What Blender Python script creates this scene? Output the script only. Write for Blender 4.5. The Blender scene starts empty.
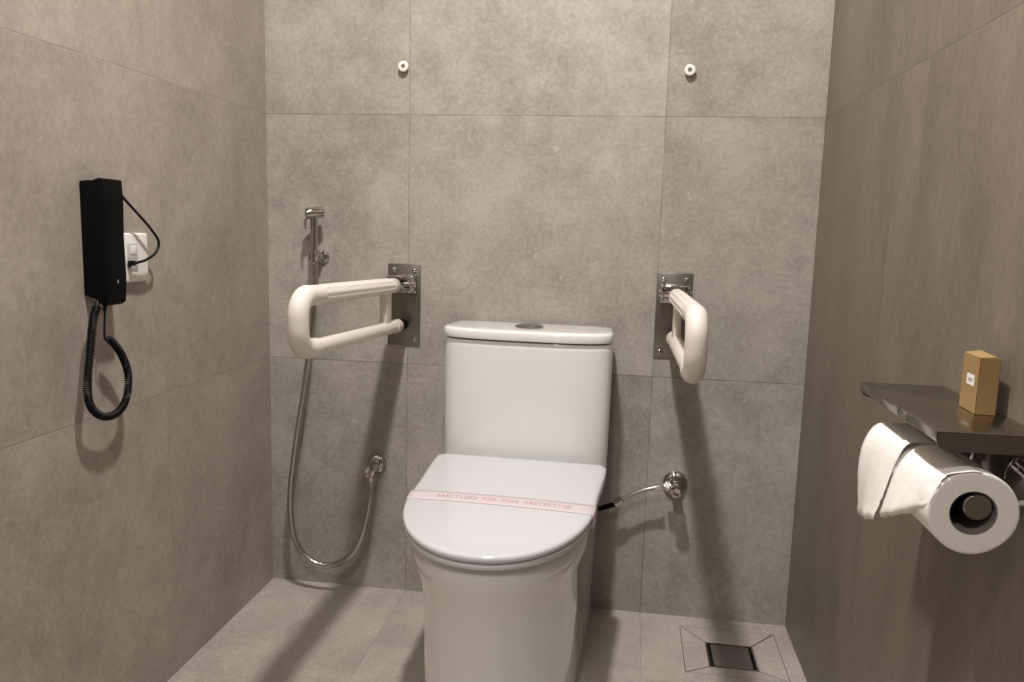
import bpy, bmesh, math, random
from mathutils import Vector, Matrix
random.seed(7)
PI = math.pi
S = bpy.context.scene
COL = S.collection
W = 1.3067            # width of the room
H = 2.40              # ceiling height
YF = -2.75            # wall behind the camera

# ------------------------------------------------------------------ materials
def new_mat(name):
    m = bpy.data.materials.new(name); m.use_nodes = True
    nt = m.node_tree
    b = nt.nodes['Principled BSDF']
    return m, nt, b

def N(nt, kind, **kw):
    n = nt.nodes.new(kind)
    for k, v in kw.items():
        if k.startswith('i_'):
            n.inputs[int(k[2:])].default_value = v
        else:
            setattr(n, k, v)
    return n

def M(nt, op, a, b=None, c=None):
    n = nt.nodes.new('ShaderNodeMath'); n.operation = op
    for i, v in enumerate((a, b, c)):
        if v is None: continue
        if isinstance(v, (int, float)): n.inputs[i].default_value = v
        else: nt.links.new(v, n.inputs[i])
    return n.outputs[0]

def simple(name, col, rough=.4, metal=0., spec=.5, coat=0., noise=0., nscale=40., bump=0., stretch=None):
    m, nt, b = new_mat(name)
    b.inputs['Base Color'].default_value = (*col, 1)
    b.inputs['Roughness'].default_value = rough
    b.inputs['Metallic'].default_value = metal
    b.inputs['Specular IOR Level'].default_value = spec
    b.inputs['Coat Weight'].default_value = coat
    b.inputs['Coat Roughness'].default_value = .03
    tc = N(nt, 'ShaderNodeTexCoord')
    src = tc.outputs['Object']
    if stretch:
        mp = N(nt, 'ShaderNodeMapping'); mp.inputs['Scale'].default_value = stretch
        nt.links.new(src, mp.inputs['Vector']); src = mp.outputs[0]
    no = N(nt, 'ShaderNodeTexNoise'); no.inputs['Scale'].default_value = nscale; no.inputs['Detail'].default_value = 4
    nt.links.new(src, no.inputs['Vector'])
    r = M(nt, 'MULTIPLY_ADD', no.outputs['Fac'], noise, rough - noise * .5)
    nt.links.new(r, b.inputs['Roughness'])
    if bump:
        bp = N(nt, 'ShaderNodeBump'); bp.inputs['Strength'].default_value = bump; bp.inputs['Distance'].default_value = .002
        nt.links.new(no.outputs['Fac'], bp.inputs['Height']); nt.links.new(bp.outputs[0], b.inputs['Normal'])
    return m

def tile_mat(name, u, v, uo, vo, dark=(.275, .252, .218), light=(.468, .434, .384), stretch=(1, 1, 1), rough=.42, vseams=True, seed=0., gs=.8, vper=.6):
    """stone-look porcelain tiles 600 x 600 with hairline joints; u, v are object axes"""
    m, nt, b = new_mat(name)
    tc = N(nt, 'ShaderNodeTexCoord')
    sx = N(nt, 'ShaderNodeSeparateXYZ'); nt.links.new(tc.outputs['Object'], sx.inputs[0])
    U = sx.outputs[u]; V = sx.outputs[v]
    def seam(c, o, per=.6):
        t = M(nt, 'SUBTRACT', c, o - per / 2)
        t = M(nt, 'FLOORED_MODULO', t, per)
        t = M(nt, 'ABSOLUTE', M(nt, 'SUBTRACT', t, per / 2))
        return t
    du = seam(U, uo)
    dv = seam(V, vo, vper) if vseams else None
    d = M(nt, 'MINIMUM', du, dv) if vseams else du
    wob = N(nt, 'ShaderNodeTexNoise'); wob.inputs['Scale'].default_value = 9
    nt.links.new(tc.outputs['Object'], wob.inputs['Vector'])
    mr = N(nt, 'ShaderNodeMapRange'); mr.inputs[1].default_value = .0005; mr.inputs[2].default_value = .0019
    mr.inputs[3].default_value = 1; mr.inputs[4].default_value = 0
    nt.links.new(d, mr.inputs[0])
    grout = M(nt, 'MULTIPLY', mr.outputs[0], M(nt, 'MULTIPLY_ADD', wob.outputs['Fac'], gs * 1.6, -.3 * gs))
    # each tile its own patch of the stone
    iu = M(nt, 'FLOOR', M(nt, 'DIVIDE', M(nt, 'SUBTRACT', U, uo), .6))
    iv = M(nt, 'FLOOR', M(nt, 'DIVIDE', M(nt, 'SUBTRACT', V, vo), vper)) if vseams else iu
    cx = N(nt, 'ShaderNodeCombineXYZ'); nt.links.new(iu, cx.inputs[0]); nt.links.new(iv, cx.inputs[1]); cx.inputs[2].default_value = seed
    wn = N(nt, 'ShaderNodeTexWhiteNoise'); nt.links.new(cx.outputs[0], wn.inputs['Vector'])
    off = N(nt, 'ShaderNodeVectorMath', operation='SCALE'); off.inputs['Scale'].default_value = 9.
    nt.links.new(wn.outputs['Color'], off.inputs[0])
    mp = N(nt, 'ShaderNodeMapping'); mp.inputs['Scale'].default_value = stretch
    nt.links.new(tc.outputs['Object'], mp.inputs['Vector'])
    ad = N(nt, 'ShaderNodeVectorMath', operation='ADD')
    nt.links.new(mp.outputs[0], ad.inputs[0]); nt.links.new(off.outputs[0], ad.inputs[1])
    def noise(scale, detail, rgh, dist=0.):
        n = N(nt, 'ShaderNodeTexNoise'); n.inputs['Scale'].default_value = scale; n.inputs['Detail'].default_value = detail
        n.inputs['Roughness'].default_value = rgh; n.inputs['Distortion'].default_value = dist
        nt.links.new(ad.outputs[0], n.inputs['Vector']); return n.outputs['Fac']
    big = noise(3.2, 5, .55, .6)
    mid = noise(13., 7, .68, .3)
    fine = noise(110., 4, .7)
    f = M(nt, 'ADD', M(nt, 'MULTIPLY', big, .75), M(nt, 'MULTIPLY', mid, .75))
    f = M(nt, 'ADD', f, M(nt, 'MULTIPLY', fine, .75))
    f = M(nt, 'MULTIPLY_ADD', wn.outputs['Value'], .07, M(nt, 'SUBTRACT', f, .66))
    cr = N(nt, 'ShaderNodeValToRGB')
    e = cr.color_ramp.elements
    e[0].position = .26; e[0].color = (*dark, 1)
    e[1].position = .78; e[1].color = (*light, 1)
    nt.links.new(f, cr.inputs[0])
    # pale flecks
    fl = noise(55., 3, .6, .8)
    flm = N(nt, 'ShaderNodeMapRange'); flm.inputs[1].default_value = .66; flm.inputs[2].default_value = .74
    nt.links.new(fl, flm.inputs[0])
    mx0 = N(nt, 'ShaderNodeMix', data_type='RGBA'); mx0.inputs[7].default_value = (light[0]*1.22, light[1]*1.22, light[2]*1.22, 1)
    nt.links.new(M(nt, 'MULTIPLY', flm.outputs[0], .5), mx0.inputs[0]); nt.links.new(cr.outputs[0], mx0.inputs[6])
    mx = N(nt, 'ShaderNodeMix', data_type='RGBA'); mx.inputs[7].default_value = (.10, .085, .065, 1)
    nt.links.new(grout, mx.inputs[0]); nt.links.new(mx0.outputs[2], mx.inputs[6])
    nt.links.new(mx.outputs[2], b.inputs['Base Color'])
    b.inputs['Specular IOR Level'].default_value = .35
    nt.links.new(M(nt, 'MULTIPLY_ADD', mid, .2, rough - .1), b.inputs['Roughness'])
    bp = N(nt, 'ShaderNodeBump'); bp.inputs['Strength'].default_value = .25; bp.inputs['Distance'].default_value = .0015
    hgt = M(nt, 'SUBTRACT', M(nt, 'MULTIPLY', M(nt, 'ADD', mid, M(nt, 'MULTIPLY', fine, .5)), .35), M(nt, 'MULTIPLY', mr.outputs[0], .6))
    nt.links.new(hgt, bp.inputs['Height']); nt.links.new(bp.outputs[0], b.inputs['Normal'])
    return m

SEAM_Z = .5946; SEAM_X = .360
SD = (.275, .236, .200); SL = (.425, .372, .322)
m_back = tile_mat('stone_tile_back', 'X', 'Z', SEAM_X, SEAM_Z, seed=1.3)
m_left = tile_mat('stone_tile_left', 'Y', 'Z', -.457, SEAM_Z, SD, SL, stretch=(1, 1.0, .85), seed=4.1, gs=.3)
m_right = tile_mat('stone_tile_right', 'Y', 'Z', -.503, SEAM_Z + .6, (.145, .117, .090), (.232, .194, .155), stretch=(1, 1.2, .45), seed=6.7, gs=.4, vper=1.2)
m_floor = tile_mat('stone_tile_floor', 'X', 'Y', SEAM_X, -1.2, (.33, .292, .258), (.50, .452, .405), vseams=False, seed=2.2, rough=.5, gs=.4)
m_front = simple('dark_front_wall', (.12, .105, .09), .7, noise=.05)  # unseen wall, kept dark to cut bounced light and darken reflections
m_ceiling = simple('white_ceiling_paint', (.70, .68, .65), .8, noise=.05)
m_porcelain = simple('white_porcelain', (.83, .835, .81), .07, spec=.5, coat=.5, noise=.02, nscale=8)
m_seat = simple('white_seat_plastic', (.625, .63, .625), .11, spec=.5, coat=.3, noise=.02, nscale=8)
m_gap = simple('shadow_gap_rubber', (.05, .048, .045), .7)
m_chrome = simple('polished_chrome', (.55, .53, .505), .06, 1., noise=.04, nscale=25)
m_nut = simple('bright_nickel', (.88, .86, .83), .22, 1., noise=.05, nscale=40)
m_button = simple('dark_chrome', (.34, .325, .30), .14, 1., noise=.04, nscale=25)
m_hose = simple('ribbed_steel_hose', (.52, .50, .46), .20, 1., noise=.08, nscale=90)
m_braid = simple('braided_steel', (.50, .48, .44), .35, 1., noise=.2, nscale=300)
m_steel = simple('brushed_steel_plate', (.27, .25, .22), .36, 1., noise=.2, nscale=60, stretch=(1, 1, 14))
m_shelf = simple('brushed_steel_shelf', (.40, .375, .335), .20, 1., noise=.08, nscale=60, stretch=(1, 20, 1))
m_nylon = simple('ivory_white_nylon', (.73, .675, .62), .36, spec=.4, noise=.06, nscale=30)
m_black = simple('black_plastic', (.003, .003, .003), .6, spec=.10, noise=.06, nscale=60)
m_cord = simple('black_cord_vinyl', (.004, .004, .004), .42, spec=.22, noise=.05)
m_white = simple('white_plastic', (.84, .82, .78), .3, noise=.05)
m_greyp = simple('grey_translucent_plastic', (.55, .54, .52), .25, noise=.04)
m_dark = simple('dark_recess', (.015, .013, .012), .7, noise=.05)
m_plate = simple('dark_drain_steel', (.25, .23, .20), .45, .6, noise=.15, nscale=120)
m_rim = simple('drain_frame_steel', (.48, .45, .40), .3, 1., noise=.1)
m_kraft = simple('kraft_cardboard', (.33, .215, .095), .75, spec=.2, noise=.1, nscale=80, bump=.1)
m_label = simple('white_paper_label', (.86, .85, .83), .6, noise=.05)
m_ink = simple('grey_label_ink', (.30, .31, .33), .6, noise=.05)
m_band = simple('pale_pink_paper', (.66, .575, .59), .5, noise=.06, nscale=50)
m_redink = simple('red_printing_ink', (.45, .15, .18), .5, noise=.05)
m_core = simple('grey_card_core', (.20, .185, .165), .7, noise=.1, nscale=90)

def paper_mat():
    m, nt, b = new_mat('soft_tissue_paper')
    b.inputs['Base Color'].default_value = (.88, .86, .82, 1)
    b.inputs['Roughness'].default_value = .85
    b.inputs['Specular IOR Level'].default_value = .15
    tc = N(nt, 'ShaderNodeTexCoord')
    n1 = N(nt, 'ShaderNodeTexNoise'); n1.inputs['Scale'].default_value = 120; n1.inputs['Detail'].default_value = 5
    n2 = N(nt, 'ShaderNodeTexNoise'); n2.inputs['Scale'].default_value = 28; n2.inputs['Detail'].default_value = 2
    for n in (n1, n2): nt.links.new(tc.outputs['Object'], n.inputs['Vector'])
    h = M(nt, 'ADD', M(nt, 'MULTIPLY', n1.outputs['Fac'], .5), n2.outputs['Fac'])
    bp = N(nt, 'ShaderNodeBump'); bp.inputs['Strength'].default_value = .35; bp.inputs['Distance'].default_value = .002
    nt.links.new(h, bp.inputs['Height']); nt.links.new(bp.outputs[0], b.inputs['Normal'])
    return m
m_paper = paper_mat()

# ------------------------------------------------------------------ helpers
def obj(name, bm, mat, parent=None, smooth=None, kind=None):
    bmesh.ops.recalc_face_normals(bm, faces=bm.faces[:])
    me = bpy.data.meshes.new(name); bm.to_mesh(me); bm.free()
    o = bpy.data.objects.new(name, me); COL.objects.link(o)
    me.materials.append(mat)
    if smooth is not None:
        ang = math.radians(smooth)
        for p in me.polygons: p.use_smooth = True
        b2 = bmesh.new(); b2.from_mesh(me)
        for e in b2.edges:
            if len(e.link_faces) == 2 and e.calc_face_angle(0) > ang: e.smooth = False
        b2.to_mesh(me); b2.free()
    if parent: o.parent = parent
    if kind: o['kind'] = kind
    return o

def tag(o, label, cat, group=None):
    o['label'] = label; o['category'] = cat
    if group: o['group'] = group
    return o

def thing(name, label, cat, loc=(0, 0, 0), rz=0, group=None):
    o = bpy.data.objects.new(name, None); COL.objects.link(o)
    o.empty_display_size = .05
    o.location = loc; o.rotation_euler = (0, 0, rz)
    return tag(o, label, cat, group)

def add_box(bm, lo, hi, bev=0., seg=2, mat4=None):
    lo = Vector(lo); hi = Vector(hi)
    r = bmesh.ops.create_cube(bm, size=1.)
    vs = r['verts']
    c = (lo + hi) / 2; d = hi - lo
    for v in vs: v.co = Vector((v.co.x * d.x, v.co.y * d.y, v.co.z * d.z)) + c
    if bev:
        es = list({e for v in vs for e in v.link_edges})
        rr = bmesh.ops.bevel(bm, geom=es, offset=bev, segments=seg, profile=.5, affect='EDGES')
        vs = list({v for f in rr['faces'] for v in f.verts} | {v for v in vs if v.is_valid})
    if mat4 is not None:
        for v in vs: v.co = mat4 @ v.co
    return vs

def ring_faces(bm, rings, close=True, cap0=True, cap1=True):
    n = len(rings[0])
    for a, b in zip(rings[:-1], rings[1:]):
        for i in range(n if close else n - 1):
            j = (i + 1) % n
            bm.faces.new((a[i], a[j], b[j], b[i]))
    if close and cap0: bm.faces.new(rings[0][::-1])
    if close and cap1: bm.faces.new(rings[-1])

def frames(pts):
    pts = [Vector(p) for p in pts]
    T = []
    for i in range(len(pts)):
        a = pts[max(0, i - 1)]; b = pts[min(len(pts) - 1, i + 1)]
        T.append((b - a).normalized())
    up = Vector((0, 0, 1)) if abs(T[0].z) < .9 else Vector((1, 0, 0))
    u = T[0].cross(up).normalized()
    out = []
    for t in T:
        u = (u - t * u.dot(t)).normalized()
        out.append((t, u, t.cross(u)))
    return pts, out

def add_tube(bm, pts, r, seg=12, cap=True):
    pts, fr = frames(pts)
    rings = []
    for i, (p, (t, u, v)) in enumerate(zip(pts, fr)):
        rr = r[i] if isinstance(r, (list, tuple)) else r
        rings.append([bm.verts.new(p + (u * math.cos(k * 2 * PI / seg) + v * math.sin(k * 2 * PI / seg)) * rr) for k in range(seg)])
    ring_faces(bm, rings, True, cap, cap)

def add_lathe(bm, prof, origin, axis, seg=28, cap0=True, cap1=True):
    """prof: (distance along axis, radius)"""
    ax = Vector(axis).normalized(); o = Vector(origin)
    up = Vector((0, 0, 1)) if abs(ax.z) < .9 else Vector((1, 0, 0))
    u = ax.cross(up).normalized(); v = ax.cross(u)
    rings = []
    for d, r in prof:
        rings.append([bm.verts.new(o + ax * d + (u * math.cos(k * 2 * PI / seg) + v * math.sin(k * 2 * PI / seg)) * max(r, 1e-5)) for k in range(seg)])
    ring_faces(bm, rings, True, cap0, cap1)

def smooth_path(pts, n=8):
    """Catmull-Rom through the points"""
    P = [Vector(p) for p in pts]
    P = [P[0] * 2 - P[1]] + P + [P[-1] * 2 - P[-2]]
    out = []
    for i in range(1, len(P) - 2):
        for k in range(n):
            t = k / n
            a, b, c, d = P[i - 1], P[i], P[i + 1], P[i + 2]
            out.append(.5 * ((2 * b) + (c - a) * t + (2 * a - 5 * b + 4 * c - d) * t * t + (3 * b - a - 3 * c + d) * t ** 3))
    out.append(P[-2])
    return out

def resample(pts, step):
    out = [Vector(pts[0])]; acc = 0.
    for a, b in zip(pts[:-1], pts[1:]):
        a = Vector(a); b = Vector(b); L = (b - a).length
        while acc + L >= step:
            t = (step - acc) / L
            a = a.lerp(b, t); out.append(a.copy()); L = (b - a).length; acc = 0.
        acc += L
    return out

# ------------------------------------------------------------------ camera
F_PX = 791.545
PITCH, YAW, ROLL = .140771, .141455, .0275107
CAM = Vector((.888616, -1.880402, .933460))
fwd = Vector((-math.sin(YAW) * math.cos(PITCH), math.cos(YAW) * math.cos(PITCH), -math.sin(PITCH)))
rt = Vector((math.cos(YAW), math.sin(YAW), 0)); upv = rt.cross(fwd)
R_ = rt * math.cos(ROLL) + upv * math.sin(ROLL)
U_ = -rt * math.sin(ROLL) + upv * math.cos(ROLL)
cd = bpy.data.cameras.new('camera'); cam = bpy.data.objects.new('camera', cd); COL.objects.link(cam)
cam.matrix_world = Matrix(((R_.x, U_.x, -fwd.x, CAM.x), (R_.y, U_.y, -fwd.y, CAM.y), (R_.z, U_.z, -fwd.z, CAM.z), (0, 0, 0, 1)))
cd.sensor_fit = 'HORIZONTAL'; cd.sensor_width = 36; cd.lens = F_PX * 36 / 1024; cd.clip_start = .02
S.camera = cam

# ------------------------------------------------------------------ setting
def slab(name, lo, hi, mat):
    bm = bmesh.new(); add_box(bm, lo, hi); return obj(name, bm, mat, kind='structure')
T = .08
slab('wall_back', (-T, 0, -.1), (W + T, T, H + .1), m_back)
slab('wall_left', (-T, YF - T, -.1), (0, 0, H + .1), m_left)
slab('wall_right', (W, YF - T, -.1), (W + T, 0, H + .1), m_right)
slab('wall_front', (0, YF - T, -.1), (W, YF, H + .1), m_front)
slab('ceiling', (0, YF, H), (W, 0, H + .1), m_ceiling)
# floor, with the opening of the drain left free, and the tile cuts round it sunk as real grooves
DX0, DX1, DY0, DY1 = 1.109, 1.212, -.215, -.112     # drain opening
OX0, OX1, OY0, OY1 = 1.053, 1.272, -.254, -.047     # square of cut tiles round it
bm = bmesh.new()
add_box(bm, (0, YF, -.08), (W, OY0, 0)); add_box(bm, (0, OY1, -.08), (W, 0, 0))
add_box(bm, (0, OY0, -.08), (OX0, OY1, 0)); add_box(bm, (OX1, OY0, -.08), (W, OY1, 0))
add_box(bm, (OX0, OY0, -.08), (OX1, OY1, -.06))
obj('floor', bm, m_floor, kind='structure')
bm = bmesh.new(); g = .0016
out = [(OX0, OY0), (OX1, OY0), (OX1, OY1), (OX0, OY1)]; inn = [(DX0, DY0), (DX1, DY0), (DX1, DY1), (DX0, DY1)]
for i in range(4):
    j = (i + 1) % 4
    q = [Vector((*out[i], 0)), Vector((*out[j], 0)), Vector((*inn[j], -.003)), Vector((*inn[i], -.003))]
    c = sum(q, Vector()) / 4
    def shrink(k):                                   # pull every edge in by the half joint
        a = (q[(k + 1) % 4] - q[k]).normalized(); b = (q[(k - 1) % 4] - q[k]).normalized()
        s = a.cross(b).length
        return q[k] + (a + b) * (g / max(s, .2))
    top = [bm.verts.new(shrink(k)) for k in range(4)]
    bot = [bm.verts.new(shrink(k) + Vector((0, 0, -.05))) for k in range(4)]
    bm.faces.new(top)
    for k in range(4): bm.faces.new((top[k], top[(k + 1) % 4], bot[(k + 1) % 4], bot[k]))
obj('trim_1', bm, m_floor, kind='structure')

# ------------------------------------------------------------------ floor drain
t = thing('floor_drain', 'square dark metal floor drain set in cut tiles in the right back corner', 'drain', ((DX0 + DX1) / 2, (DY0 + DY1) / 2, -.055))
def rel(bm, o):
    bmesh.ops.translate(bm, verts=bm.verts[:], vec=-Vector(o)); return bm
dl = t.location
bm = bmesh.new(); w = .0022
for lo, hi in (((DX0, DY0), (DX1, DY0 + w)), ((DX0, DY1 - w), (DX1, DY1)), ((DX0, DY0), (DX0 + w, DY1)), ((DX1 - w, DY0), (DX1, DY1))):
    add_box(bm, (lo[0], lo[1], -.05), (hi[0], hi[1], -.0025))
obj('frame', rel(bm, dl), m_rim, t)
bm = bmesh.new(); add_box(bm, (DX0 + .004, DY0 + .004, -.055), (DX1 - .004, DY1 - .004, -.03)); obj('well', rel(bm, dl), m_dark, t)
bm = bmesh.new()
add_box(bm, (DX0 + .0105, DY0 + .0065, -.012), (DX1 - .0105, DY1 - .0065, -.0035), .0012)
obj('cover', rel(bm, dl), m_plate, t, 30)
bm = bmesh.new()
x0, x1, y0, y1 = DX0 + .0092, DX1 - .0092, DY0 + .0052, DY1 - .0052
for lo, hi in (((x0, y0), (x1, y0 + .0012)), ((x0, y1 - .0012), (x1, y1)), ((x0, y0), (x0 + .0012, y1)), ((x1 - .0012, y0), (x1, y1))):
    add_box(bm, (lo[0], lo[1], -.03), (hi[0], hi[1], -.003))
obj('cover_rim', rel(bm, dl), m_rim, t)

# ------------------------------------------------------------------ toilet
toilet = thing('toilet', 'white one-piece porcelain toilet with closed lid against the back wall', 'toilet', (.676, -.012, 0), math.radians(-1.5))
def dring(hr, hw, yr, yf, ye, rc, ex=2.1, nf=36, z=0., zf=None):
    """D outline seen from above: straight back at yr, sides, rounded front at yf"""
    P = []
    for k in range(7):                                # right back corner
        a = PI / 2 - k / 6 * PI / 2
        P.append((hr - rc + rc * math.cos(a), yr - rc + rc * math.sin(a)))
    for k in range(1, 9):                             # right side
        s = k / 9; e = s * s * (3 - 2 * s)
        P.append((hr + (hw - hr) * e, (yr - rc) + (ye - yr + rc) * s))
    for k in range(nf + 1):                           # front
        a = -k / nf * PI
        c, s_ = math.cos(a), math.sin(a)
        P.append((hw * math.copysign(abs(c) ** (2 / ex), c), ye - (ye - yf) * abs(s_) ** (2 / ex)))
    L = [(-x, y) for x, y in P[:15]][::-1]
    P += L
    return [Vector((x, y, zf(x, y) if zf else z)) for x, y in P]
def loft(bm, secs, cap0=True, cap1=True):
    ring_faces(bm, [[bm.verts.new(p) for p in s] for s in secs], True, cap0, cap1)

# bowl and skirted foot
secs = []
for z, hr, hw, yr, yf, ye, rc in (
    (0, .155, .149, -.002, -.606, -.35, .02), (.006, .158, .152, -.001, -.610, -.35, .02), (.06, .158, .151, 0, -.610, -.35, .02),
    (.16, .160, .150, 0, -.613, -.35, .02), (.22, .163, .150, 0, -.618, -.355, .02), (.26, .166, .151, 0, -.625, -.36, .02),
    (.295, .170, .155, 0, -.635, -.37, .02), (.32, .174, .161, 0, -.646, -.38, .02), (.34, .177, .167, 0, -.655, -.385, .02),
    (.355, .179, .168, 0, -.659, -.39, .02), (.364, .181, .1685, 0, -.6595, -.39, .02), (.372, .1805, .1685, 0, -.6595, -.39, .02),
    (.377, .178, .165, -.003, -.655, -.39, .02), (.379, .17, .16, -.01, -.65, -.39, .02)):
    secs.append(dring(hr, hw, yr, yf, ye, rc, 2.15, z=z))
for sec_ in secs:
    for p_ in sec_: p_.x += .006
bm = bmesh.new(); loft(bm, secs); obj('bowl', bm, m_porcelain, toilet, 40)
# tank
secs = []
for z, hw, yf in ((.36, .178, -.157), (.40, .182, -.160), (.45, .183, -.161), (.55, .184, -.162), (.67, .1845, -.163), (.682, .1845, -.163), (.686, .1825, -.161)):
    secs.append([p_ + Vector((.001, 0, 0)) for p_ in dring(hw + .003, hw + .007, -.001, yf, -.098, .022, 3.1, z=z)])
secs.append(dring(.178, .182, -.006, -.152, -.092, .02, 3.1, z=.6862))
bm = bmesh.new(); loft(bm, secs); obj('tank', bm, m_porcelain, toilet, 40)
secs = [dring(.175, .179, -.008, -.148, -.085, .02, 3.1, z=z) for z in (.686, .692)]
bm = bmesh.new(); loft(bm, secs); obj('tank_gap_shade', bm, m_gap, toilet, 40)  # dark neck puts the shade of the gap under the tank lid into colour
secs = []
for z, i in ((.6895, .004), (.6905, .001), (.693, 0), (.706, 0), (.709, .0012), (.7112, .004), (.712, .0085), (.7123, .03)):
    secs.append(dring(.188 - i, .193 - i, -.001 - i * .6, -.170 + i, -.102 + min(i, .01) * .3, .028, 3.1, z=z))
bm = bmesh.new(); loft(bm, secs); obj('tank_lid', bm, m_porcelain, toilet, 40)
bm = bmesh.new()
add_lathe(bm, [(0, .033), (.0025, .033), (.0036, .0318), (.0038, .0295), (.0030, .0285)], (0, -.084, .7121), (0, 0, 1), 40)
btn = obj('flush_button', bm, m_button, toilet, 40); btn['label'] = 'chrome dual flush button'
for sgn in (-1, 1):
    bm = bmesh.new(); r = .0278; pts = []
    for k in range(17):
        a = -PI / 2 + PI * k / 16
        pts.append((sgn * (r * math.cos(a) + .0006), -.084 + r * math.sin(a)))
    loft(bm, [[Vector((x, y, z)) for x, y in pts] for z in (.7145, .7168)] + [[Vector((x * .94, -.084 + (y + .084) * .94, .7177)) for x, y in pts]])
    obj('button_half', bm, m_button, btn, 40)
# seat and lid: closed, sloping a little to the front
SX = .006
def lid_z(y): return .4315 - .022 * (-.18 - y) / .49
def lid_hw(y, hw=.181, ye=-.41, yf=-.674, ex=2.1):
    if y > ye: return hw - (hw - .189) * (y - ye) / (-.18 - ye)
    return hw * max(0, 1 - ((ye - y) / (ye - yf)) ** ex) ** (1 / ex)
def lid_ring(i, dz, rc=.022):
    r = dring(.189 - i, .181 - i, -.183 - i, -.674 + i, -.41, max(rc - i * .5, .004), 2.1, zf=lambda x, y: lid_z(y) + dz)
    return [p + Vector((SX, 0, 0)) for p in r]
bm = bmesh.new()
loft(bm, [lid_ring(.006, -.0135), lid_ring(.0025, -.0128), lid_ring(.0008, -.0105), lid_ring(0, -.007), lid_ring(.0006, -.0035), lid_ring(.0025, -.0011), lid_ring(.006, -.0001), lid_ring(.011, 0)])
obj('seat_lid', bm, m_seat, toilet, 50)
bm = bmesh.new()
outer = [lid_ring(.004, -.0250), lid_ring(.0015, -.0240), lid_ring(.0008, -.0225), lid_ring(.0012, -.0168), lid_ring(.004, -.0152)]
inner = [lid_ring(.060, -.0152, .03), lid_ring(.064, -.0250, .03)]
rings = [[bm.verts.new(p) for p in s] for s in outer + inner]
ring_faces(bm, rings + [rings[0]], True, False, False)
obj('seat', bm, m_seat, toilet, 50)
for y in (-.30, -.56):
    for x in (-.12 if y > -.5 else -.09, .12 if y > -.5 else .09):
        bm = bmesh.new(); add_lathe(bm, [(0, .008), (.0025, .0075)], (SX + x, y, lid_z(y) - .0156), (0, 0, 1), 14)
        obj('lid_bumper', bm, m_gap, toilet, 40)
for y in (-.30, -.55):
    for x in (-.155, .155) if y > -.5 else (-.115, .115):
        bm = bmesh.new(); add_box(bm, (SX + x - .011, y - .02, .3788), (SX + x + .011, y + .02, lid_z(y) - .0249), .001)
        obj('seat_bumper', bm, m_gap, toilet, 40)
bm = bmesh.new()
for x in (-.08, .08): add_tube(bm, [(SX + x - .03, -.192, lid_z(-.19) - .017), (SX + x + .03, -.192, lid_z(-.19) - .017)], .0095, 16)
add_box(bm, (-.10, -.20, .379), (.08, -.183, lid_z(-.19) - .02), .002)
obj('seat_hinge', bm, m_seat, toilet, 40)

# ------------------------------------------------------------------ paper band across the lid
band = thing('paper_band', 'pale pink paper band with red lettering laid across the toilet lid', 'paper band', toilet.location, math.radians(-1.5))
def band_c(x): return -.4345 - .012 * (x - SX) - .22 * (x - SX) ** 2   # centre line on the lid
BW = .0225
bm = bmesh.new(); cols = []
rows = [-1, -.5, 0, .5, 1]
def band_pt(xn, w):                                   # xn in -1..1 across the lid
    y = -.437 + w * BW
    for _ in range(6):
        x = SX + xn * (lid_hw(y) + .0008); y = band_c(x) + w * BW
    return x, y
NL = 26
prof = [(1.0, -.0285), (1.0, -.018), (1.0, -.0065), (.9985, -.003), (.99, -.0004)]
for xn, dz in [(-a, d) for a, d in prof]:
    cols.append([Vector((*band_pt(xn, w), 0)) + Vector((0, 0, dz)) for w in rows])
for k in range(1, NL):
    cols.append([Vector((*band_pt(-.98 + 1.96 * k / NL, w), 0)) + Vector((0, 0, .0006)) for w in rows])
for xn, dz in prof[::-1]:
    cols.append([Vector((*band_pt(xn, w), 0)) + Vector((0, 0, dz)) for w in rows])
vs = [[bm.verts.new((p.x, p.y, lid_z(p.y) + p.z)) for p in c] for c in cols]
ring_faces(bm, vs, False)
strip = obj('strip', bm, m_band, band, 60)
sm = strip.modifiers.new('thickness', 'SOLIDIFY'); sm.thickness = .0004; sm.offset = 1

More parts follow.
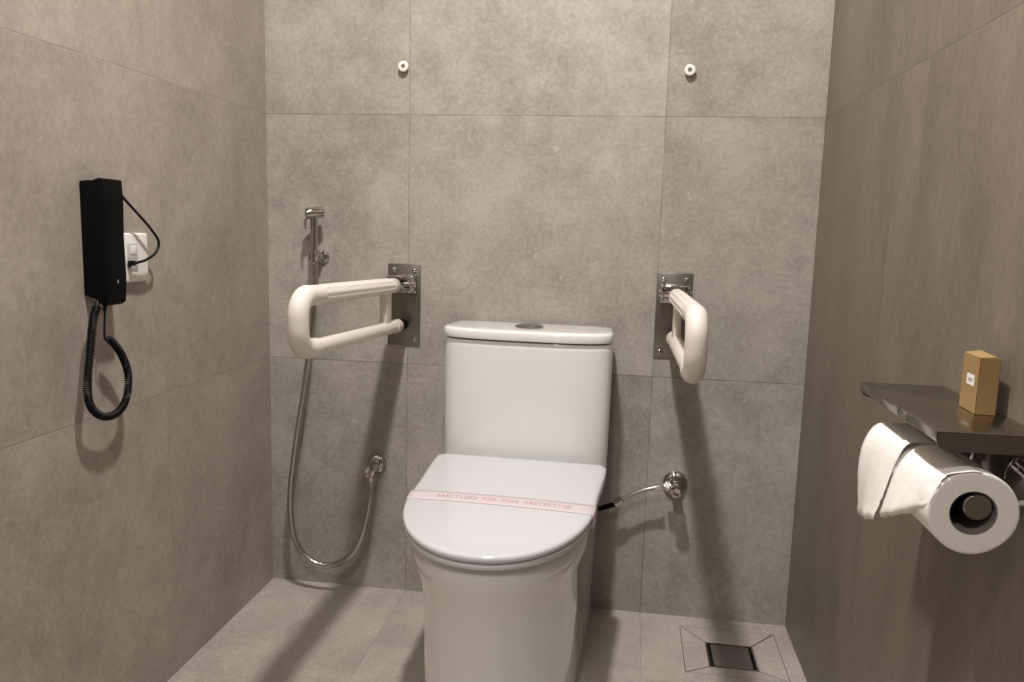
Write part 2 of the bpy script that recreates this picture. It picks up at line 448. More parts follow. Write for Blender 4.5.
def arc(cx, cy, rx, ry, a0, a1, n=9):
    return [(cx + rx * math.cos(math.radians(a0 + (a1 - a0) * k / n)), cy + ry * math.sin(math.radians(a0 + (a1 - a0) * k / n))) for k in range(n + 1)]
GL = {   # stroke letters with serifs, box 0..1 x 0..1
    'S': [arc(.5, .74, .32, .24, 20, 270) + arc(.5, .26, .34, .24, 90, -160)[1:], [(.80, .70), (.82, .95)], [(.17, .05), (.19, .32)]],
    'A': [[(.12, 0), (.5, 1)], [(.5, 1), (.9, 0)], [(.28, .38), (.73, .38)], [(0, 0), (.25, 0)], [(.76, 0), (1.02, 0)]],
    'N': [[(.18, 0), (.18, 1)], [(.18, 1), (.82, 0)], [(.82, 0), (.82, 1)], [(.05, 0), (.32, 0)], [(.02, 1), (.22, 1)], [(.68, 1), (.96, 1)]],
    'I': [[(.5, 0), (.5, 1)], [(.32, 0), (.68, 0)], [(.32, 1), (.68, 1)]],
    'T': [[(.5, 0), (.5, 1)], [(.06, 1), (.94, 1)], [(.06, 1), (.06, .8)], [(.94, 1), (.94, .8)], [(.32, 0), (.68, 0)]],
    'Z': [[(.1, 1), (.9, 1)], [(.9, 1), (.1, 0)], [(.1, 0), (.9, 0)], [(.1, 1), (.1, .8)], [(.9, 0), (.9, .2)]],
    'E': [[(.2, 0), (.2, 1)], [(.08, 1), (.85, 1)], [(.08, 0), (.88, 0)], [(.2, .52), (.68, .52)], [(.85, 1), (.85, .82)], [(.88, 0), (.88, .2)], [(.68, .42), (.68, .62)]],
    'D': [[(.2, 0), (.2, 1)], [(.06, 1), (.45, 1)] + arc(.45, .5, .45, .5, 90, -90) + [(.06, 0)]],
    'F': [[(.22, 0), (.22, 1)], [(.08, 1), (.85, 1)], [(.22, .5), (.66, .5)], [(.85, 1), (.85, .8)], [(.06, 0), (.4, 0)], [(.66, .4), (.66, .6)]],
    'O': [arc(.5, .5, .44, .5, 0, 360, 20)],
    'R': [[(.2, 0), (.2, 1)], [(.06, 1), (.5, 1)] + arc(.5, .76, .3, .24, 90, -90) + [(.2, .52)], [(.48, .52), (.86, 0)], [(.06, 0), (.36, 0)], [(.8, 0), (1., 0)]],
    'Y': [[(.12, 1), (.5, .48)], [(.88, 1), (.5, .48)], [(.5, .48), (.5, 0)], [(.0, 1), (.26, 1)], [(.74, 1), (1., 1)], [(.34, 0), (.66, 0)]],
    'U': [[(.18, 1), (.18, .35)] + arc(.5, .35, .32, .35, 180, 360) + [(.82, 1)], [(.04, 1), (.32, 1)], [(.68, 1), (.96, 1)]],
    'P': [[(.2, 0), (.2, 1)], [(.06, 1), (.5, 1)] + arc(.5, .74, .32, .26, 90, -90) + [(.2, .48)], [(.06, 0), (.38, 0)]],
    'C': [arc(.54, .5, .44, .5, 45, 315, 16), [(.86, .7), (.87, .96)], [(.86, .3), (.87, .06)]],
}
TXT = 'SANITIZED FOR YOUR PROTECTION'
bm = bmesh.new()
x_start, x_end, cap = -.118, .143, .0125
adv = (x_end - x_start) / len(TXT)
for i, ch in enumerate(TXT):
    if ch == ' ': continue
    for stroke in GL[ch]:
        for (ax, ay), (bx_, by_) in zip(stroke[:-1], stroke[1:]):
            P = []
            for qx, qy in ((ax, ay), (bx_, by_)):
                x = x_start + i * adv + qx * adv * .74
                y = band_c(x) + (qy - .5) * cap
                P.append(Vector((x, y, lid_z(y) + .00115)))
            d = P[1] - P[0]
            if d.length < 1e-6: continue
            thick = .00042 if abs(d.x) < abs(d.y) * 1.2 else .00034
            nrm = Vector((-d.y, d.x, 0)).normalized() * thick; e = d.normalized() * .0003
            q = [P[0] - e - nrm, P[1] + e - nrm, P[1] + e + nrm, P[0] - e + nrm]
            a = [bm.verts.new(v) for v in q]; b2 = [bm.verts.new(v + Vector((0, 0, .0002))) for v in q]
            ring_faces(bm, [a, b2])
lt = obj('lettering', bm, m_redink, band); lt['label'] = 'red serif lettering reading SANITIZED FOR YOUR PROTECTION'

# ------------------------------------------------------------------ grab bars
def make_grab_bar(cx, label, zt1, zb1, inner):
    t = thing('grab_bar', label, 'grab bar', (cx, 0, .742), group='fold-up grab bars beside the toilet')
    Z = lambda z: z - .742
    ry = lambda d: -d
    bm = bmesh.new(); add_box(bm, (-.041, -.004, Z(.642)), (.041, -.0003, Z(.842)), .0012, 2)
    pl = obj('mounting_plate', bm, m_steel, t, 30); pl['label'] = 'brushed steel mounting plate'
    for sx in (-.026, .026):
        for sz in (.827, .657):
            if sz < .7 and sx * inner < 0: continue      # the lower screw sits on the toilet side only
            bm = bmesh.new()
            add_lathe(bm, [(0, .0062), (.0018, .0062), (.0036, .0045), (.0042, .0015)], (sx, -.004, Z(sz)), (0, -1, 0), 16)
            add_box(bm, (sx - .004, -.0086, Z(sz) - .0006), (sx + .004, -.0078, Z(sz) + .0006))
            obj('screw', bm, m_chrome, pl, 40)
    # clevis: back block, two cheeks and a pin across
    bm = bmesh.new()
    add_box(bm, (-.033, -.016, Z(.772)), (.033, -.0035, Z(.816)), .003)
    add_box(bm, (-.033, -.050, Z(.810)), (.033, -.012, Z(.8155)), .002)
    for s in (-1, 1): add_box(bm, (s * .033 - (.006 if s > 0 else 0), -.058, Z(.776)), (s * .033 + (.006 if s < 0 else 0), -.010, Z(.814)), .004, 3)
    hg = obj('hinge_bracket', bm, m_chrome, t, 40); hg['label'] = 'chrome hinge bracket'
    bm = bmesh.new(); add_tube(bm, [(-.0375, -.040, Z(.795)), (-.036, -.040, Z(.795)), (.036, -.040, Z(.795)), (.0375, -.040, Z(.795))], [.0075, .009, .009, .0075], 20)
    obj('pin', bm, m_chrome, hg, 40)
    bm = bmesh.new(); add_tube(bm, [(0, -.030, Z(.794)), (0, -.094, Z(.7955))], .0125, 20)
    obj('pivot_stub', bm, m_chrome, hg, 40)
    # rail: top tube, U end, bottom tube
    zt0, zb0 = .7935, .6965           # centres of the top and the bottom tube at the hinge; zt1, zb1 at the outer end
    zt = lambda y: zt0 + (zt1 - zt0) * (-y - .05) / .55
    zb = lambda y: zb0 + (zb1 - zb0) * (-y - .05) / .55
    r = .0165
    rc = .036
    path = [Vector((0, y, Z(zt(y)))) for y in (-.552, -.575)]
    ye = -.637
    for k in range(9):
        a = PI / 2 * k / 8
        path.append(Vector((0, ye + rc - rc * math.sin(a), Z(zt(ye)) - rc + rc * math.cos(a))))
    for k in range(9):
        a = PI / 2 * k / 8
        path.append(Vector((0, ye + rc - rc * math.cos(a), Z(zb(ye)) + rc - rc * math.sin(a))))
    path += [Vector((0, y, Z(zb(y)))) for y in (-.590, -.572)]
    bm = bmesh.new()
    rr = [r + .0014] * len(path)
    add_tube(bm, path, rr, 26)
    obj('end_loop', bm, m_nylon, t, 50)
    bm = bmesh.new(); add_tube(bm, [(0, -.092, Z(zt(-.092))), (0, -.58, Z(zt(-.58)))], r - .004, 16); add_tube(bm, [(0, -.060, Z(zb(-.060))), (0, -.595, Z(zb(-.595)))], r - .004, 16)
    obj('inner_rail', bm, m_steel, t, 40)
    bm = bmesh.new()                                   # end collar by the hinge
    add_tube(bm, [(0, -.090, Z(zt(-.090))), (0, -.091, Z(zt(-.091))), (0, -.094, Z(zt(-.094))), (0, -.124, Z(zt(-.124)))], [r - .004, r - .001, r + .0012, r + .0012], 26)
    obj('collar', bm, m_nylon, t, 40)
    bm = bmesh.new()                                   # grip with rows of small nubs
    add_tube(bm, [(0, -.1255, Z(zt(-.1255))), (0, -.5505, Z(zt(-.5505)))], r, 26)
    for k in range(10):
        a = 2 * PI * k / 10 + .3
        for n in range(33):
            y = -.136 - n * .0126
            p = Vector((math.cos(a) * (r - .0002), y, Z(zt(y)) + math.sin(a) * (r - .0002)))
            nrm = Vector((math.cos(a), 0, math.sin(a))); tg = Vector((-math.sin(a), 0, math.cos(a)))
            base = [bm.verts.new(p + tg * dx * .0026 + Vector((0, dy * .0030, 0))) for dx, dy in ((-1, -1), (1, -1), (1, 1), (-1, 1))]
            topv = [bm.verts.new(p + nrm * .0021 + tg * dx * .0013 + Vector((0, dy * .0015, 0))) for dx, dy in ((-1, -1), (1, -1), (1, 1), (-1, 1))]
            ring_faces(bm, [base, topv])
    obj('grip', bm, m_nylon, t, 35)
    bm = bmesh.new()
    add_tube(bm, [(0, -.097, Z(zb(-.097))), (0, -.5705, Z(zb(-.5705)))], r - .0012, 24)
    obj('lower_tube', bm, m_nylon, t, 40)
    bm = bmesh.new()
    add_tube(bm, [(0, -.056, Z(zb(-.056))), (0, -.058, Z(zb(-.058))), (0, -.062, Z(zb(-.062))), (0, -.0955, Z(zb(-.0955)))], [r - .004, r - .0012, r, r], 26)
    obj('collar', bm, m_nylon, t, 40)
    bm = bmesh.new()
    add_lathe(bm, [(0, .012), (.010, .013), (.040, .014), (.0535, .0145)], (0, -.0045, Z(zb(-.01))), (0, -1, 0), 22)
    bs = obj('stop_bumper', bm, m_black, t, 40); bs['label'] = 'black rubber stop'
    bm = bmesh.new()
    add_box(bm, (-.0085, -.176, Z(zb(-.15)) + .004), (.0085, -.130, Z(zt(-.15)) - .004), .007, 4)
    obj('strut', bm, m_nylon, t, 40)
    return t
make_grab_bar(.3515, 'white fold-up grab bar left of the toilet, in front of the spray hose', .8105, .7195, 1)
make_grab_bar(1.0, 'white fold-up grab bar right of the toilet, above the supply valve', .8045, .7125, -1)

# ------------------------------------------------------------------ bidet spray
hx, hy = .1385, -.045
sp = thing('bidet_sprayer', 'chrome hand bidet spray with long ribbed hose looping down the back wall', 'bidet spray', (hx, hy, .85))
o0 = sp.location
bm = bmesh.new()
axis = Vector((-.80, -.58, -.10)).normalized()
c = Vector((hx + .002, hy + .0, .9585))
add_lathe(bm, [(-.022, .010), (-.0205, .0130), (-.017, .0138), (.018, .0138), (.0205, .0130), (.021, .0110), (.0200, .0100)], c, axis, 28)
obj('spray_head', rel(bm, o0), m_chrome, sp, 40)
bm = bmesh.new(); add_lathe(bm, [(0, .0088), (.0006, .0088)], c + axis * .0202, axis, 20); obj('nozzle', rel(bm, o0), m_steel, sp, 40)
bm = bmesh.new()
add_tube(bm, [(hx, hy, .951), (hx, hy, .935), (hx, hy, .905), (hx, hy, .872), (hx, hy, .860), (hx, hy, .857)], [.0095, .0090, .0086, .0090, .0100, .0090], 20)
obj('handle', rel(bm, o0), m_chrome, sp, 40)
bm = bmesh.new()
pts = smooth_path([(hx - .010, hy - .006, .952), (hx - .0165, hy - .011, .942), (hx - .0185, hy - .012, .930), (hx - .017, hy - .011, .920)], 5)
pf, fr = frames(pts); rings = []
for p, (tt, u, v) in zip(pf, fr):
    rings.append([bm.verts.new(p + u * a * .0065 + v * b * .002) for a, b in ((-1, -1), (1, -1), (1, 1), (-1, 1))])
ring_faces(bm, rings); add_box(bm, (hx - .013, hy - .010, .944), (hx - .003, hy + .002, .952), .001)
obj('trigger', rel(bm, o0), m_chrome, sp, 40)
bm = bmesh.new(); add_lathe(bm, [(0, .0080), (.004, .0088), (.016, .0088), (.022, .0072)], (hx, hy, .857), (0, 0, -1), 12)
obj('hose_nut', rel(bm, o0), m_chrome, sp, 20)
hp = [(hx, hy, .838)] + [Vector(q) for q in (
    (0.1413, -0.0460, 0.7901), (0.1376, -0.0480, 0.7316), (0.1301, -0.0500, 0.6577), (0.1197, -0.0530, 0.5706), (0.1092, -0.0550, 0.4949), (0.1004, -0.0570, 0.4441), (0.0861, -0.0600, 0.3414), (0.0784, -0.0620, 0.2687), (0.0785, -0.0630, 0.2036), (0.0876, -0.0630, 0.1436), (0.1164, -0.0630, 0.0983), (0.1590, -0.0630, 0.0782), (0.2050, -0.0630, 0.0877), (0.2440, -0.0620, 0.1224), (0.2709, -0.0610, 0.1846), (0.2823, -0.0550, 0.2483), (0.2844, -0.0500, 0.2908))]
hp[0] = Vector((hx, hy, .838))
vp = Vector((0.2837, -0.0480, 0.3184))
hp.append(vp)
path = resample(smooth_path(hp, 10), .0028)
bm = bmesh.new()
add_tube(bm, path, [.0081 if k % 2 else .0066 for k in range(len(path))], 12)
obj('hose', rel(bm, o0), m_hose, sp, 60)
# its wall holder
hd = thing('spray_holder', 'small round chrome wall holder clipping the bidet spray', 'holder', (.1425, 0, .852))
o0 = hd.location
bm = bmesh.new(); add_lathe(bm, [(.0002, .0175), (.004, .0175), (.0065, .0155), (.008, .010)], (.1425, 0, .852), (0, -1, 0), 28); obj('rosette', rel(bm, o0), m_chrome, hd, 40)
bm = bmesh.new(); add_tube(bm, [(.1425, -.007, .852), (.1405, -.033, .853)], .0085, 18)
obj('arm', rel(bm, o0), m_chrome, hd, 40)
bm = bmesh.new(); n = 20
ri, ro = .0097, .0122
rings = []
for k in range(n + 1):
    a = math.radians(-50 - 20 + (280) * k / n - 20)
    ca, sa = math.cos(a), math.sin(a)
    rings.append([bm.verts.new((hx + rr_ * ca, hy + rr_ * sa, z)) for rr_, z in ((ri, .846), (ro, .846), (ro, .862), (ri, .862))])
ring_faces(bm, rings); obj('clip', rel(bm, o0), m_chrome, hd, 40)

# ------------------------------------------------------------------ left angle valve (feeds the spray)
vx, vz = .2845, .334
va = thing('angle_valve', 'chrome angle valve on the back wall left of the toilet feeding the spray hose', 'valve', (vx, 0, vz), group='chrome wall valves')
o0 = va.location
bm = bmesh.new(); add_lathe(bm, [(.0002, .0245), (.002, .0245), (.006, .0230), (.010, .019), (.0125, .012)], (vx, 0, vz), (0, -1, 0), 32); obj('escutcheon', rel(bm, o0), m_chrome, va, 40)
bm = bmesh.new()
add_lathe(bm, [(.010, .0105), (.026, .0105), (.028, .0125), (.042, .0125), (.044, .0115), (.055, .0115), (.057, .010)], (vx, 0, vz), (0, -1, 0), 24)
obj('body', rel(bm, o0), m_chrome, va, 40)
bm = bmesh.new()
add_lathe(bm, [(.0575, .0105), (.059, .0145), (.068, .0155), (.0705, .0145), (.072, .009), (.0712, .004)], (vx, 0, vz), (0, -1, 0), 12)
obj('knob', rel(bm, o0), m_chrome, va, 25)
bm = bmesh.new(); add_lathe(bm, [(.008, .0085), (.018, .0085), (.019, .0095), (.030, .0095), (.031, .0075)], (vx, -.048, vz), (vp - Vector((vx, -.048, vz))).normalized(), 10); obj('outlet_nut', rel(bm, o0), m_chrome, va, 20)

# ------------------------------------------------------------------ right angle valve and supply hose
vx, vz = 1.0265, .3385
vb = thing('angle_valve', 'chrome angle valve on the back wall right of the toilet, under the right grab bar', 'valve', (vx, 0, vz), group='chrome wall valves')
o0 = vb.location
bm = bmesh.new(); add_lathe(bm, [(.0002, .030), (.002, .030), (.007, .0285), (.012, .022), (.015, .013)], (vx, 0, vz), (0, -1, 0), 32); obj('escutcheon', rel(bm, o0), m_chrome, vb, 40)
bm = bmesh.new()
add_lathe(bm, [(.012, .0115), (.034, .0115), (.036, .014), (.056, .014), (.058, .012)], (vx, 0, vz), (0, -1, 0), 24)
obj('body', rel(bm, o0), m_chrome, vb, 40)
bm = bmesh.new()
add_lathe(bm, [(.0585, .0105), (.060, .0145), (.068, .0155), (.071, .0145), (.0725, .009), (.0715, .004)], (vx, 0, vz), (0, -1, 0), 12)
obj('knob', rel(bm, o0), m_chrome, vb, 25)
yv = -.048
p1 = Vector((1.0100, -0.0480, 0.3447)); p1b = Vector((0.9951, -0.0480, 0.3421))
bm = bmesh.new(); add_tube(bm, [(vx, yv, vz), p1], .0085, 18)
add_tube(bm, [p1 + Vector((.004, 0, 0)), p1b + Vector((.004, 0, 0))], .0095, 16); obj('outlet', rel(bm, o0), m_chrome, vb, 40)
sh = thing('supply_hose', 'short braided water hose from the right wall valve into the toilet side', 'hose', tuple(p1b))
o0 = sh.location
bm = bmesh.new(); add_lathe(bm, [(0, .0105), (.001, .0118), (.011, .0118), (.012, .009)], p1 + Vector((.002, 0, 0)), (-1, 0, .05), 6); obj('nut', rel(bm, o0), m_nut, sh, 20)
q = [Vector((0.9916, -0.0480, 0.3416)), Vector((0.9779, -0.0480, 0.3379)), Vector((0.9572, -0.0480, 0.3322)), Vector((0.9343, -0.0480, 0.3223)), Vector((0.9138, -0.0480, 0.3104)), Vector((0.9023, -0.0480, 0.3031))]
bm = bmesh.new(); add_tube(bm, [q[0], q[0].lerp(q[1], .4), q[1]], [.0075, .0062, .0062], 14); obj('ferrule', rel(bm, o0), m_nut, sh, 40)
bm = bmesh.new(); pth = resample(smooth_path(q[1:], 8), .0016); add_tube(bm, pth, [.0052 if k % 2 else .0047 for k in range(len(pth))], 12); obj('braid', rel(bm, o0), m_braid, sh, 60)
e0, e1 = Vector((0.9046, -0.0480, 0.3047)), Vector((0.8863, -0.0480, 0.2909))
bm = bmesh.new(); add_tube(bm, [e0, e0.lerp(e1, .1), e1], [.0065, .0088, .0088], 14); obj('crimp_sleeve', rel(bm, o0), m_chrome, sh, 40)
bm = bmesh.new(); e2 = e1 + Vector((-.05, .0, -.02)); add_tube(bm, [e1, e1.lerp(e2, .6), e2], .0060, 12)
tl = obj('tail', rel(bm, o0), m_black, sh, 40); tl['label'] = 'hose tail, black for the shade beside the toilet'  # hose end coloured black for the shade where it runs behind

# ------------------------------------------------------------------ white wall stops
for p, lab in ((Vector((0.3469, -0.0100, 1.3038)), 'small round white wall plug high on the back wall, the left of two'), (Vector((1.0065, -0.0100, 1.2950)), 'small round white wall plug high on the back wall, the right of two')):
    k = thing('wall_plug', lab, 'wall plug', (p.x, 0, p.z), group='white wall plugs on the back wall')
    bm = bmesh.new()
    add_lathe(bm, [(.0003, .0105), (.006, .0112), (.010, .0125), (.0125, .0118), (.0135, .0095), (.0132, .0050), (.0090, .0044)], (0, 0, 0), (0, -1, 0), 26)
    obj('cap', bm, m_white, k, 40)
    bm = bmesh.new(); add_lathe(bm, [(.0088, .0043), (.0100, .0040), (.0103, .003)], (0, 0, 0), (0, -1, 0), 16); obj('hole_shade', bm, m_plate, k, 40)  # dark disc gives the hole in the cap its shade

# ------------------------------------------------------------------ telephone on the left wall
ph = thing('wall_telephone', 'black handset wall telephone with coiled cord on the left wall', 'telephone', (0, -.66, .90))
o0 = ph.location
Y0, Y1 = -.686, -.637
def extrude(bm, prof, y0, y1, bev, seg=3):
    a = [bm.verts.new((x, y0, z)) for x, z in prof]; b2 = [bm.verts.new((x, y1, z)) for x, z in prof]
    ring_faces(bm, [a, b2])
    bmesh.ops.recalc_face_normals(bm, faces=bm.faces[:])
    bmesh.ops.bevel(bm, geom=bm.edges[:], offset=bev, segments=seg, profile=.5, affect='EDGES')
bm = bmesh.new(); extrude(bm, [(.0003, .805), (.0003, .9915), (.014, .9935), (.0215, .993), (.0215, .800), (.014, .801)], Y0, Y1, .0015)
obj('cradle', rel(bm, o0), m_black, ph, 40)
bm = bmesh.new(); extrude(bm, [(.017, .801), (.017, .992), (.034, .9975), (.0440, .9955), (.0455, .960), (.0440, .900), (.0455, .840), (.0455, .826), (.0430, .793), (.034, .787)], Y0 + .0002, Y1 - .0002, .0025)
hs = obj('handset', rel(bm, o0), m_black, ph, 40)
bm = bmesh.new(); pk = Vector((0.0457, -0.6615, 0.8280)); add_box(bm, (.0448, pk.y - .0008, pk.z - .0028), (.0460, pk.y + .0008, pk.z + .0028), .0005)  # small pale grey block on the handset front
hk = obj('handset_mark', rel(bm, o0), m_greyp, hs); hk['label'] = 'small grey mark on the handset'
# coiled cord: a helix wound along the hanging loop
loop = [(0.0300, -0.6954, 0.7884), (0.0300, -0.7037, 0.7768), (0.0300, -0.7123, 0.7498), (0.0300, -0.7205, 0.7065), (0.0300, -0.7283, 0.6682), (0.0300, -0.7267, 0.6330), (0.0300, -0.7079, 0.6103), (0.0300, -0.6804, 0.5991), (0.0300, -0.6511, 0.6025), (0.0300, -0.6308, 0.6194), (0.0300, -0.6229, 0.6438), (0.0300, -0.6243, 0.6700), (0.0300, -0.6385, 0.6997), (0.0300, -0.6567, 0.7206), (0.0300, -0.6710, 0.7320)]
cen = resample(smooth_path(loop, 8), .0004)
pf, fr = frames(cen); hel = []
pitch = .0037
for i, (p, (tt, u, v)) in enumerate(zip(pf, fr)):
    if i % 1 == 0:
        a = 2 * PI * i * .0004 / pitch
        hel.append(p + (u * math.cos(a) + v * math.sin(a)) * .0056)
bm = bmesh.new(); add_tube(bm, hel, .0015, 6); obj('coiled_cord', rel(bm, o0), m_cord, ph, 70)
bm = bmesh.new(); add_tube(bm, smooth_path([hel[-1], Vector((0.0300, -0.6778, 0.7312)), Vector((0.0300, -0.6811, 0.7359)), Vector((0.0300, -0.6802, 0.7560)), Vector((0.0310, -0.6782, 0.7827)), Vector((0.0320, -0.6785, 0.7911))], 5), .0017, 8)
add_tube(bm, [Vector((0.0310, -0.6795, 0.7794)), Vector((0.0320, -0.6789, 0.7928))], .0032, 10)
add_tube(bm, [Vector((0.0260, -0.6929, 0.7806)), Vector((0.0220, -0.6839, 0.7945))], .0035, 10)
obj('cord_tail', rel(bm, o0), m_cord, ph, 60)
bm = bmesh.new()
lp = smooth_path([Vector((0.0180, -0.6092, 0.9777)), Vector((0.0200, -0.5991, 0.9669)), Vector((0.0260, -0.5714, 0.9422)), Vector((0.0280, -0.5372, 0.9161)), Vector((0.0280, -0.5134, 0.8923)), Vector((0.0270, -0.5219, 0.8723)), Vector((0.0250, -0.5483, 0.8600)), Vector((0.0220, -0.5723, 0.8553)), Vector((0.0200, -0.5810, 0.8546))], 8)
add_tube(bm, lp, .0025, 10); obj('line_cord', rel(bm, o0), m_cord, ph, 60)
bm = bmesh.new()
pe = lp[-1]; add_box(bm, (.0122, pe.y - .0045, pe.z - .0045), (.023, pe.y + .0045, pe.z + .0045), .0012)
add_box(bm, (.0122, pe.y - .004, pe.z - .0075), (.016, pe.y + .001, pe.z - .0045), .0006)
obj('line_plug', rel(bm, o0), m_cord, ph, 40)

# ------------------------------------------------------------------ telephone socket
yc, zc = -.562, .8635
ws = thing('wall_socket', 'white square telephone socket plate on the left wall behind the black telephone', 'wall socket', (0, yc, zc))
bm = bmesh.new(); add_box(bm, (.0003, -.043, -.044), (.0105, .043, .044), .004, 3); obj('faceplate', bm, m_white, ws, 40)
bm = bmesh.new(); add_box(bm, (.0100, -.020, -.022), (.0125, .008, .026), .0012); obj('jack_panel', bm, m_greyp, ws, 40)
bm = bmesh.new(); add_box(bm, (.0122, -.014, .006), (.0134, .003, .022), .0005); obj('shutter', bm, m_white, ws, 40)

# ------------------------------------------------------------------ paper holder with shelf on the right wall
SZ = .745; XO = 1.203; XI = W - .0008; YA, YB = -.790, -1.056
hl = thing('paper_holder', 'steel double toilet paper holder with shelf on the right wall', 'paper holder', (W, -.925, .70))
o0 = hl.location
bm = bmesh.new(); add_box(bm, (XO, YB, SZ - .0018), (XI, YA, SZ), .0007)
obj('shelf', rel(bm, o0), m_shelf, hl, 30)
bm = bmesh.new()                                     # front lip, with its slot
zl = SZ - .0115
add_box(bm, (XO, YB, zl), (XO + .0016, YB + .090, SZ - .0005), .0005); add_box(bm, (XO, YB + .118, zl), (XO + .0016, YA, SZ - .0005), .0005)
add_box(bm, (XO, YB + .089, SZ - .005), (XO + .0016, YB + .119, SZ - .0005), .0005)
obj('front_lip', rel(bm, o0), m_shelf, hl, 30)
for ys in (YB, YA - .0016):                          # end lips, deeper, outer corner rounded; darker steel paints in their shade
    bm = bmesh.new(); d = .020; rr_ = .012
    pts = [(XI, SZ - .0006), (XI, SZ - d)] + [(XO + rr_ - rr_ * math.sin(a), SZ - d + rr_ - rr_ * math.cos(a)) for a in [PI / 2 * k / 6 for k in range(7)]] + [(XO, SZ - .0006)]
    ring_faces(bm, [[bm.verts.new((x, ys, z)) for x, z in pts], [bm.verts.new((x, ys + .0016, z)) for x, z in pts]])
    obj('end_lip', rel(bm, o0), m_steel, hl, 30)
RX, RZ = 1.243, .664                                 # axis of the rolls
SPX, SPZ = RX + .0056, RZ + .0054
bm = bmesh.new(); add_box(bm, (W - .003, -.985, .655), (W - .0006, -.925, SZ - .001), .0008); obj('back_plate', rel(bm, o0), m_shelf, hl, 30)
bm = bmesh.new(); add_tube(bm, [(SPX, -.8566, SPZ), (SPX, -.858, SPZ), (SPX, -1.0545, SPZ), (SPX, -1.056, SPZ)], [.0125, .0140, .0140, .0125], 26); obj('spindle', rel(bm, o0), m_shelf, hl, 40)
bm = bmesh.new(); add_tube(bm, [(W - .003, -.956, SPZ), (SPX + .01, -.956, SPZ)], .0032, 16); obj('arm', rel(bm, o0), m_chrome, hl, 40)
for yy in (-1.017, -.875):
    bm = bmesh.new(); add_lathe(bm, [(.0006, .0265), (.003, .0265), (.007, .0245), (.011, .0195), (.0135, .012), (.0145, .004)], (W, yy, .6875), (-1, 0, 0), 32); obj('flange', rel(bm, o0), m_chrome, hl, 50)

def paper_roll(ya, yb, label, back, front, seed):
    """ya: near face, yb: far face; back / front: (x, z) runs of the loose sheet along its far and near edge"""
    t = thing('toilet_paper_roll', label, 'toilet paper', (RX, yb, RZ), group='toilet paper rolls on the holder')
    o0 = t.location; rnd = random.Random(seed)
    bm = bmesh.new(); R0, Rc = .0430, .0228
    prof = [(0, Rc), (0, R0 - .0015), (.0012, R0), ((yb - ya) - .0012, R0)]
    L = yb - ya
    face = [(L - .0003, R0 - .0012)]
    k = 0; r = R0 - .0022
    while r > Rc + .001:
        face.append((L + (.00008 if k % 2 else 0), r)); r -= .0016; k += 1
    face.append((L, Rc))
    seg = 64
    rings = []
    for d, r in prof + face:
        ring = []
        for s in range(seg):
            a = 2 * PI * s / seg
            wob = 1 + (.006 * math.sin(3 * a + 1) + .004 * math.sin(5 * a + seed)) * (r - Rc) / (R0 - Rc)
            ring.append(bm.verts.new((RX + r * wob * math.cos(a), yb - d, RZ + r * wob * math.sin(a))))
        rings.append(ring)
    ring_faces(bm, rings + [rings[0]], True, False, False)
    obj('roll', rel(bm, o0), m_paper, t, 30)
    bm = bmesh.new()
    rings = []
    for d, r in ((.0004, Rc - .0001), (L - .0004, Rc - .0001), (L - .0004, Rc - .0009), (.0004, Rc - .0009)):
        rings.append([bm.verts.new((RX + r * math.cos(2 * PI * s / 40), yb - d, RZ + r * math.sin(2 * PI * s / 40))) for s in range(40)])
    ring_faces(bm, rings + [rings[0]], True, False, False)
    obj('core', rel(bm, o0), m_core, t, 40)
    # loose sheet
    def run(pts):
        P = resample(smooth_path([(x, 0, z) for x, z in pts], 10), .001)
        n = 26
        return [P[round(k * (len(P) - 1) / n)] for k in range(n + 1)]
    A, B = run(back), run(front)
    bm = bmesh.new(); nt_ = 18; grid = []
    for j in range(nt_ + 1):
        tt = j / nt_; row = []
        for i in range(len(A)):
            s = i / (len(A) - 1)
            p = A[i].lerp(B[i], tt)
            amp = max(0, s - .25)
            wv = amp * (.0022 * math.sin(9 * tt + 5 * s + seed) + .0012 * math.sin(23 * tt + 11 * s)) + rnd.uniform(-.0003, .0003) * amp * 2
            yy = yb + .0005 + (ya - yb - .001) * tt
            # ragged torn end and near edge
            if i == len(A) - 1: p = p + Vector((0, 0, rnd.uniform(-.0016, .0016)))
            if j == nt_ and s > .45: yy += rnd.uniform(-.001, .0022)
            row.append(bm.verts.new((p.x + wv, yy, p.z + wv * .6)))
        grid.append(row)
    ring_faces(bm, grid, False)
    sh_ = obj('loose_sheet', rel(bm, o0), m_paper, t, 70)
    md = sh_.modifiers.new('thickness', 'SOLIDIFY'); md.thickness = .0007; md.offset = 0
    return t
on_roll = [(RX + .0434 * math.cos(a), RZ + .0434 * math.sin(a)) for a in (math.radians(88), math.radians(96), math.radians(104))]
on_roll[0] = (RX + .004, RZ + .0424)
paper_roll(-1.060, -.962, 'nearer toilet paper roll with its open core and loose sheet facing out',
           on_roll + [(1.216, .7015), (1.203, .684), (1.193, .655), (1.187, .630), (1.186, .621), (1.192, .619)],
           on_roll + [(1.2165, .7025), (1.2095, .694), (1.206, .684), (1.203, .676), (1.202, .670), (1.206, .668)], 3)
paper_roll(-.951, -.856, 'farther toilet paper roll half hidden behind the nearer one, sheet hanging long',
           on_roll + [(1.215, .7065), (1.202, .698), (1.193, .675), (1.191, .640), (1.194, .600), (1.195, .586), (1.199, .583)],
           on_roll + [(1.214, .7045), (1.205, .690), (1.196, .660), (1.188, .632), (1.184, .620), (1.182, .613), (1.186, .611)], 8)

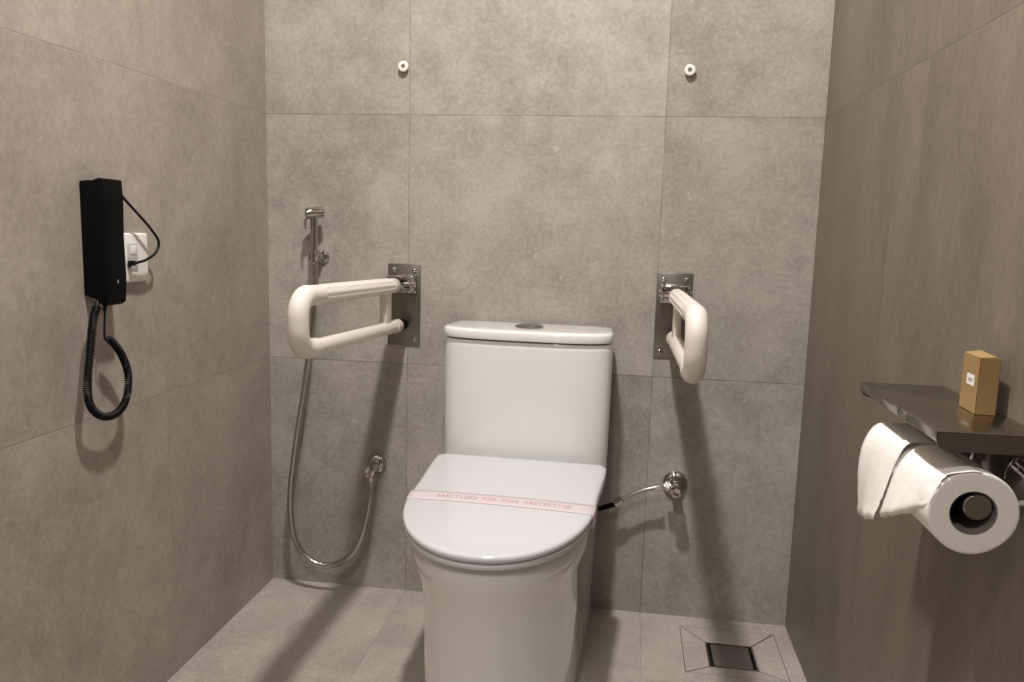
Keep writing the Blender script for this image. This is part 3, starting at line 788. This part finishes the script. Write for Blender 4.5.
# ------------------------------------------------------------------ cardboard box on the shelf
bx = thing('cardboard_box', 'small brown cardboard box with white label standing on the steel shelf', 'box', (1.285, -.942, SZ + .0003), math.radians(-2))
hw_, hd_, hh = .0105, .0235, .0625
bm = bmesh.new(); th = .0006                         # four walls and a floor, open at the top
for lo, hi in (((-hw_, -hd_, 0), (-hw_ + th, hd_, hh)), ((hw_ - th, -hd_, 0), (hw_, hd_, hh)), ((-hw_, -hd_, 0), (hw_, -hd_ + th, hh)), ((-hw_, hd_ - th, 0), (hw_, hd_, hh)), ((-hw_, -hd_, 0), (hw_, hd_, th))):
    add_box(bm, lo, hi)
obj('carton', bm, m_kraft, bx)
bm = bmesh.new()                                     # lid flap, hinged at the wall side of the room and slightly raised
q = [(-hw_, -hd_, hh), (hw_ - .004, -hd_ + .001, hh + .0012), (hw_ - .004, hd_ - .001, hh + .0025), (-hw_, hd_, hh)]
a = [bm.verts.new(v) for v in q]; b2 = [bm.verts.new(Vector(v) + Vector((0, 0, th))) for v in q]
ring_faces(bm, [a, b2]); obj('top_flap', bm, m_kraft, bx)
bm = bmesh.new(); add_box(bm, (-hw_ - .0003, -.013, .0295), (-hw_ + .0001, .008, .0415)); lb = obj('paper_label', bm, m_label, bx); lb['label'] = 'small white paper label'
bm = bmesh.new()
for k in range(2): add_box(bm, (-hw_ - .00045, -.0085, .0335 + k * .0022), (-hw_ - .0002, .0035, .0349 + k * .0022))
obj('print', bm, m_ink, lb)

# ------------------------------------------------------------------ light
def area(name, loc, size, power, col, rot=(0, 0, 0), spread=180):
    l = bpy.data.lights.new(name, 'AREA'); l.shape = 'DISK'; l.size = size; l.energy = power; l.color = col
    l.spread = math.radians(spread)
    o = bpy.data.objects.new(name, l); COL.objects.link(o); o.location = loc; o.rotation_euler = rot
    return o
area('ceiling_downlight', (.655, -.98, H - .02), .10, 37, (1., .962, .918))
area('entrance_downlight', (.66, -2.35, H - .02), .30, 18, (1., .955, .90))
wd = bpy.data.worlds.new('world'); S.world = wd; wd.use_nodes = True
wd.node_tree.nodes['Background'].inputs[0].default_value = (.02, .018, .016, 1)
S.cycles.max_bounces = 12; S.cycles.diffuse_bounces = 8; S.cycles.glossy_bounces = 6
vs_ = S.view_settings
S.display_settings.display_device = 'sRGB'
vs_.view_transform = 'Standard'; vs_.look = 'None'; vs_.exposure = 0.0; vs_.gamma = 1; vs_.use_curve_mapping = False
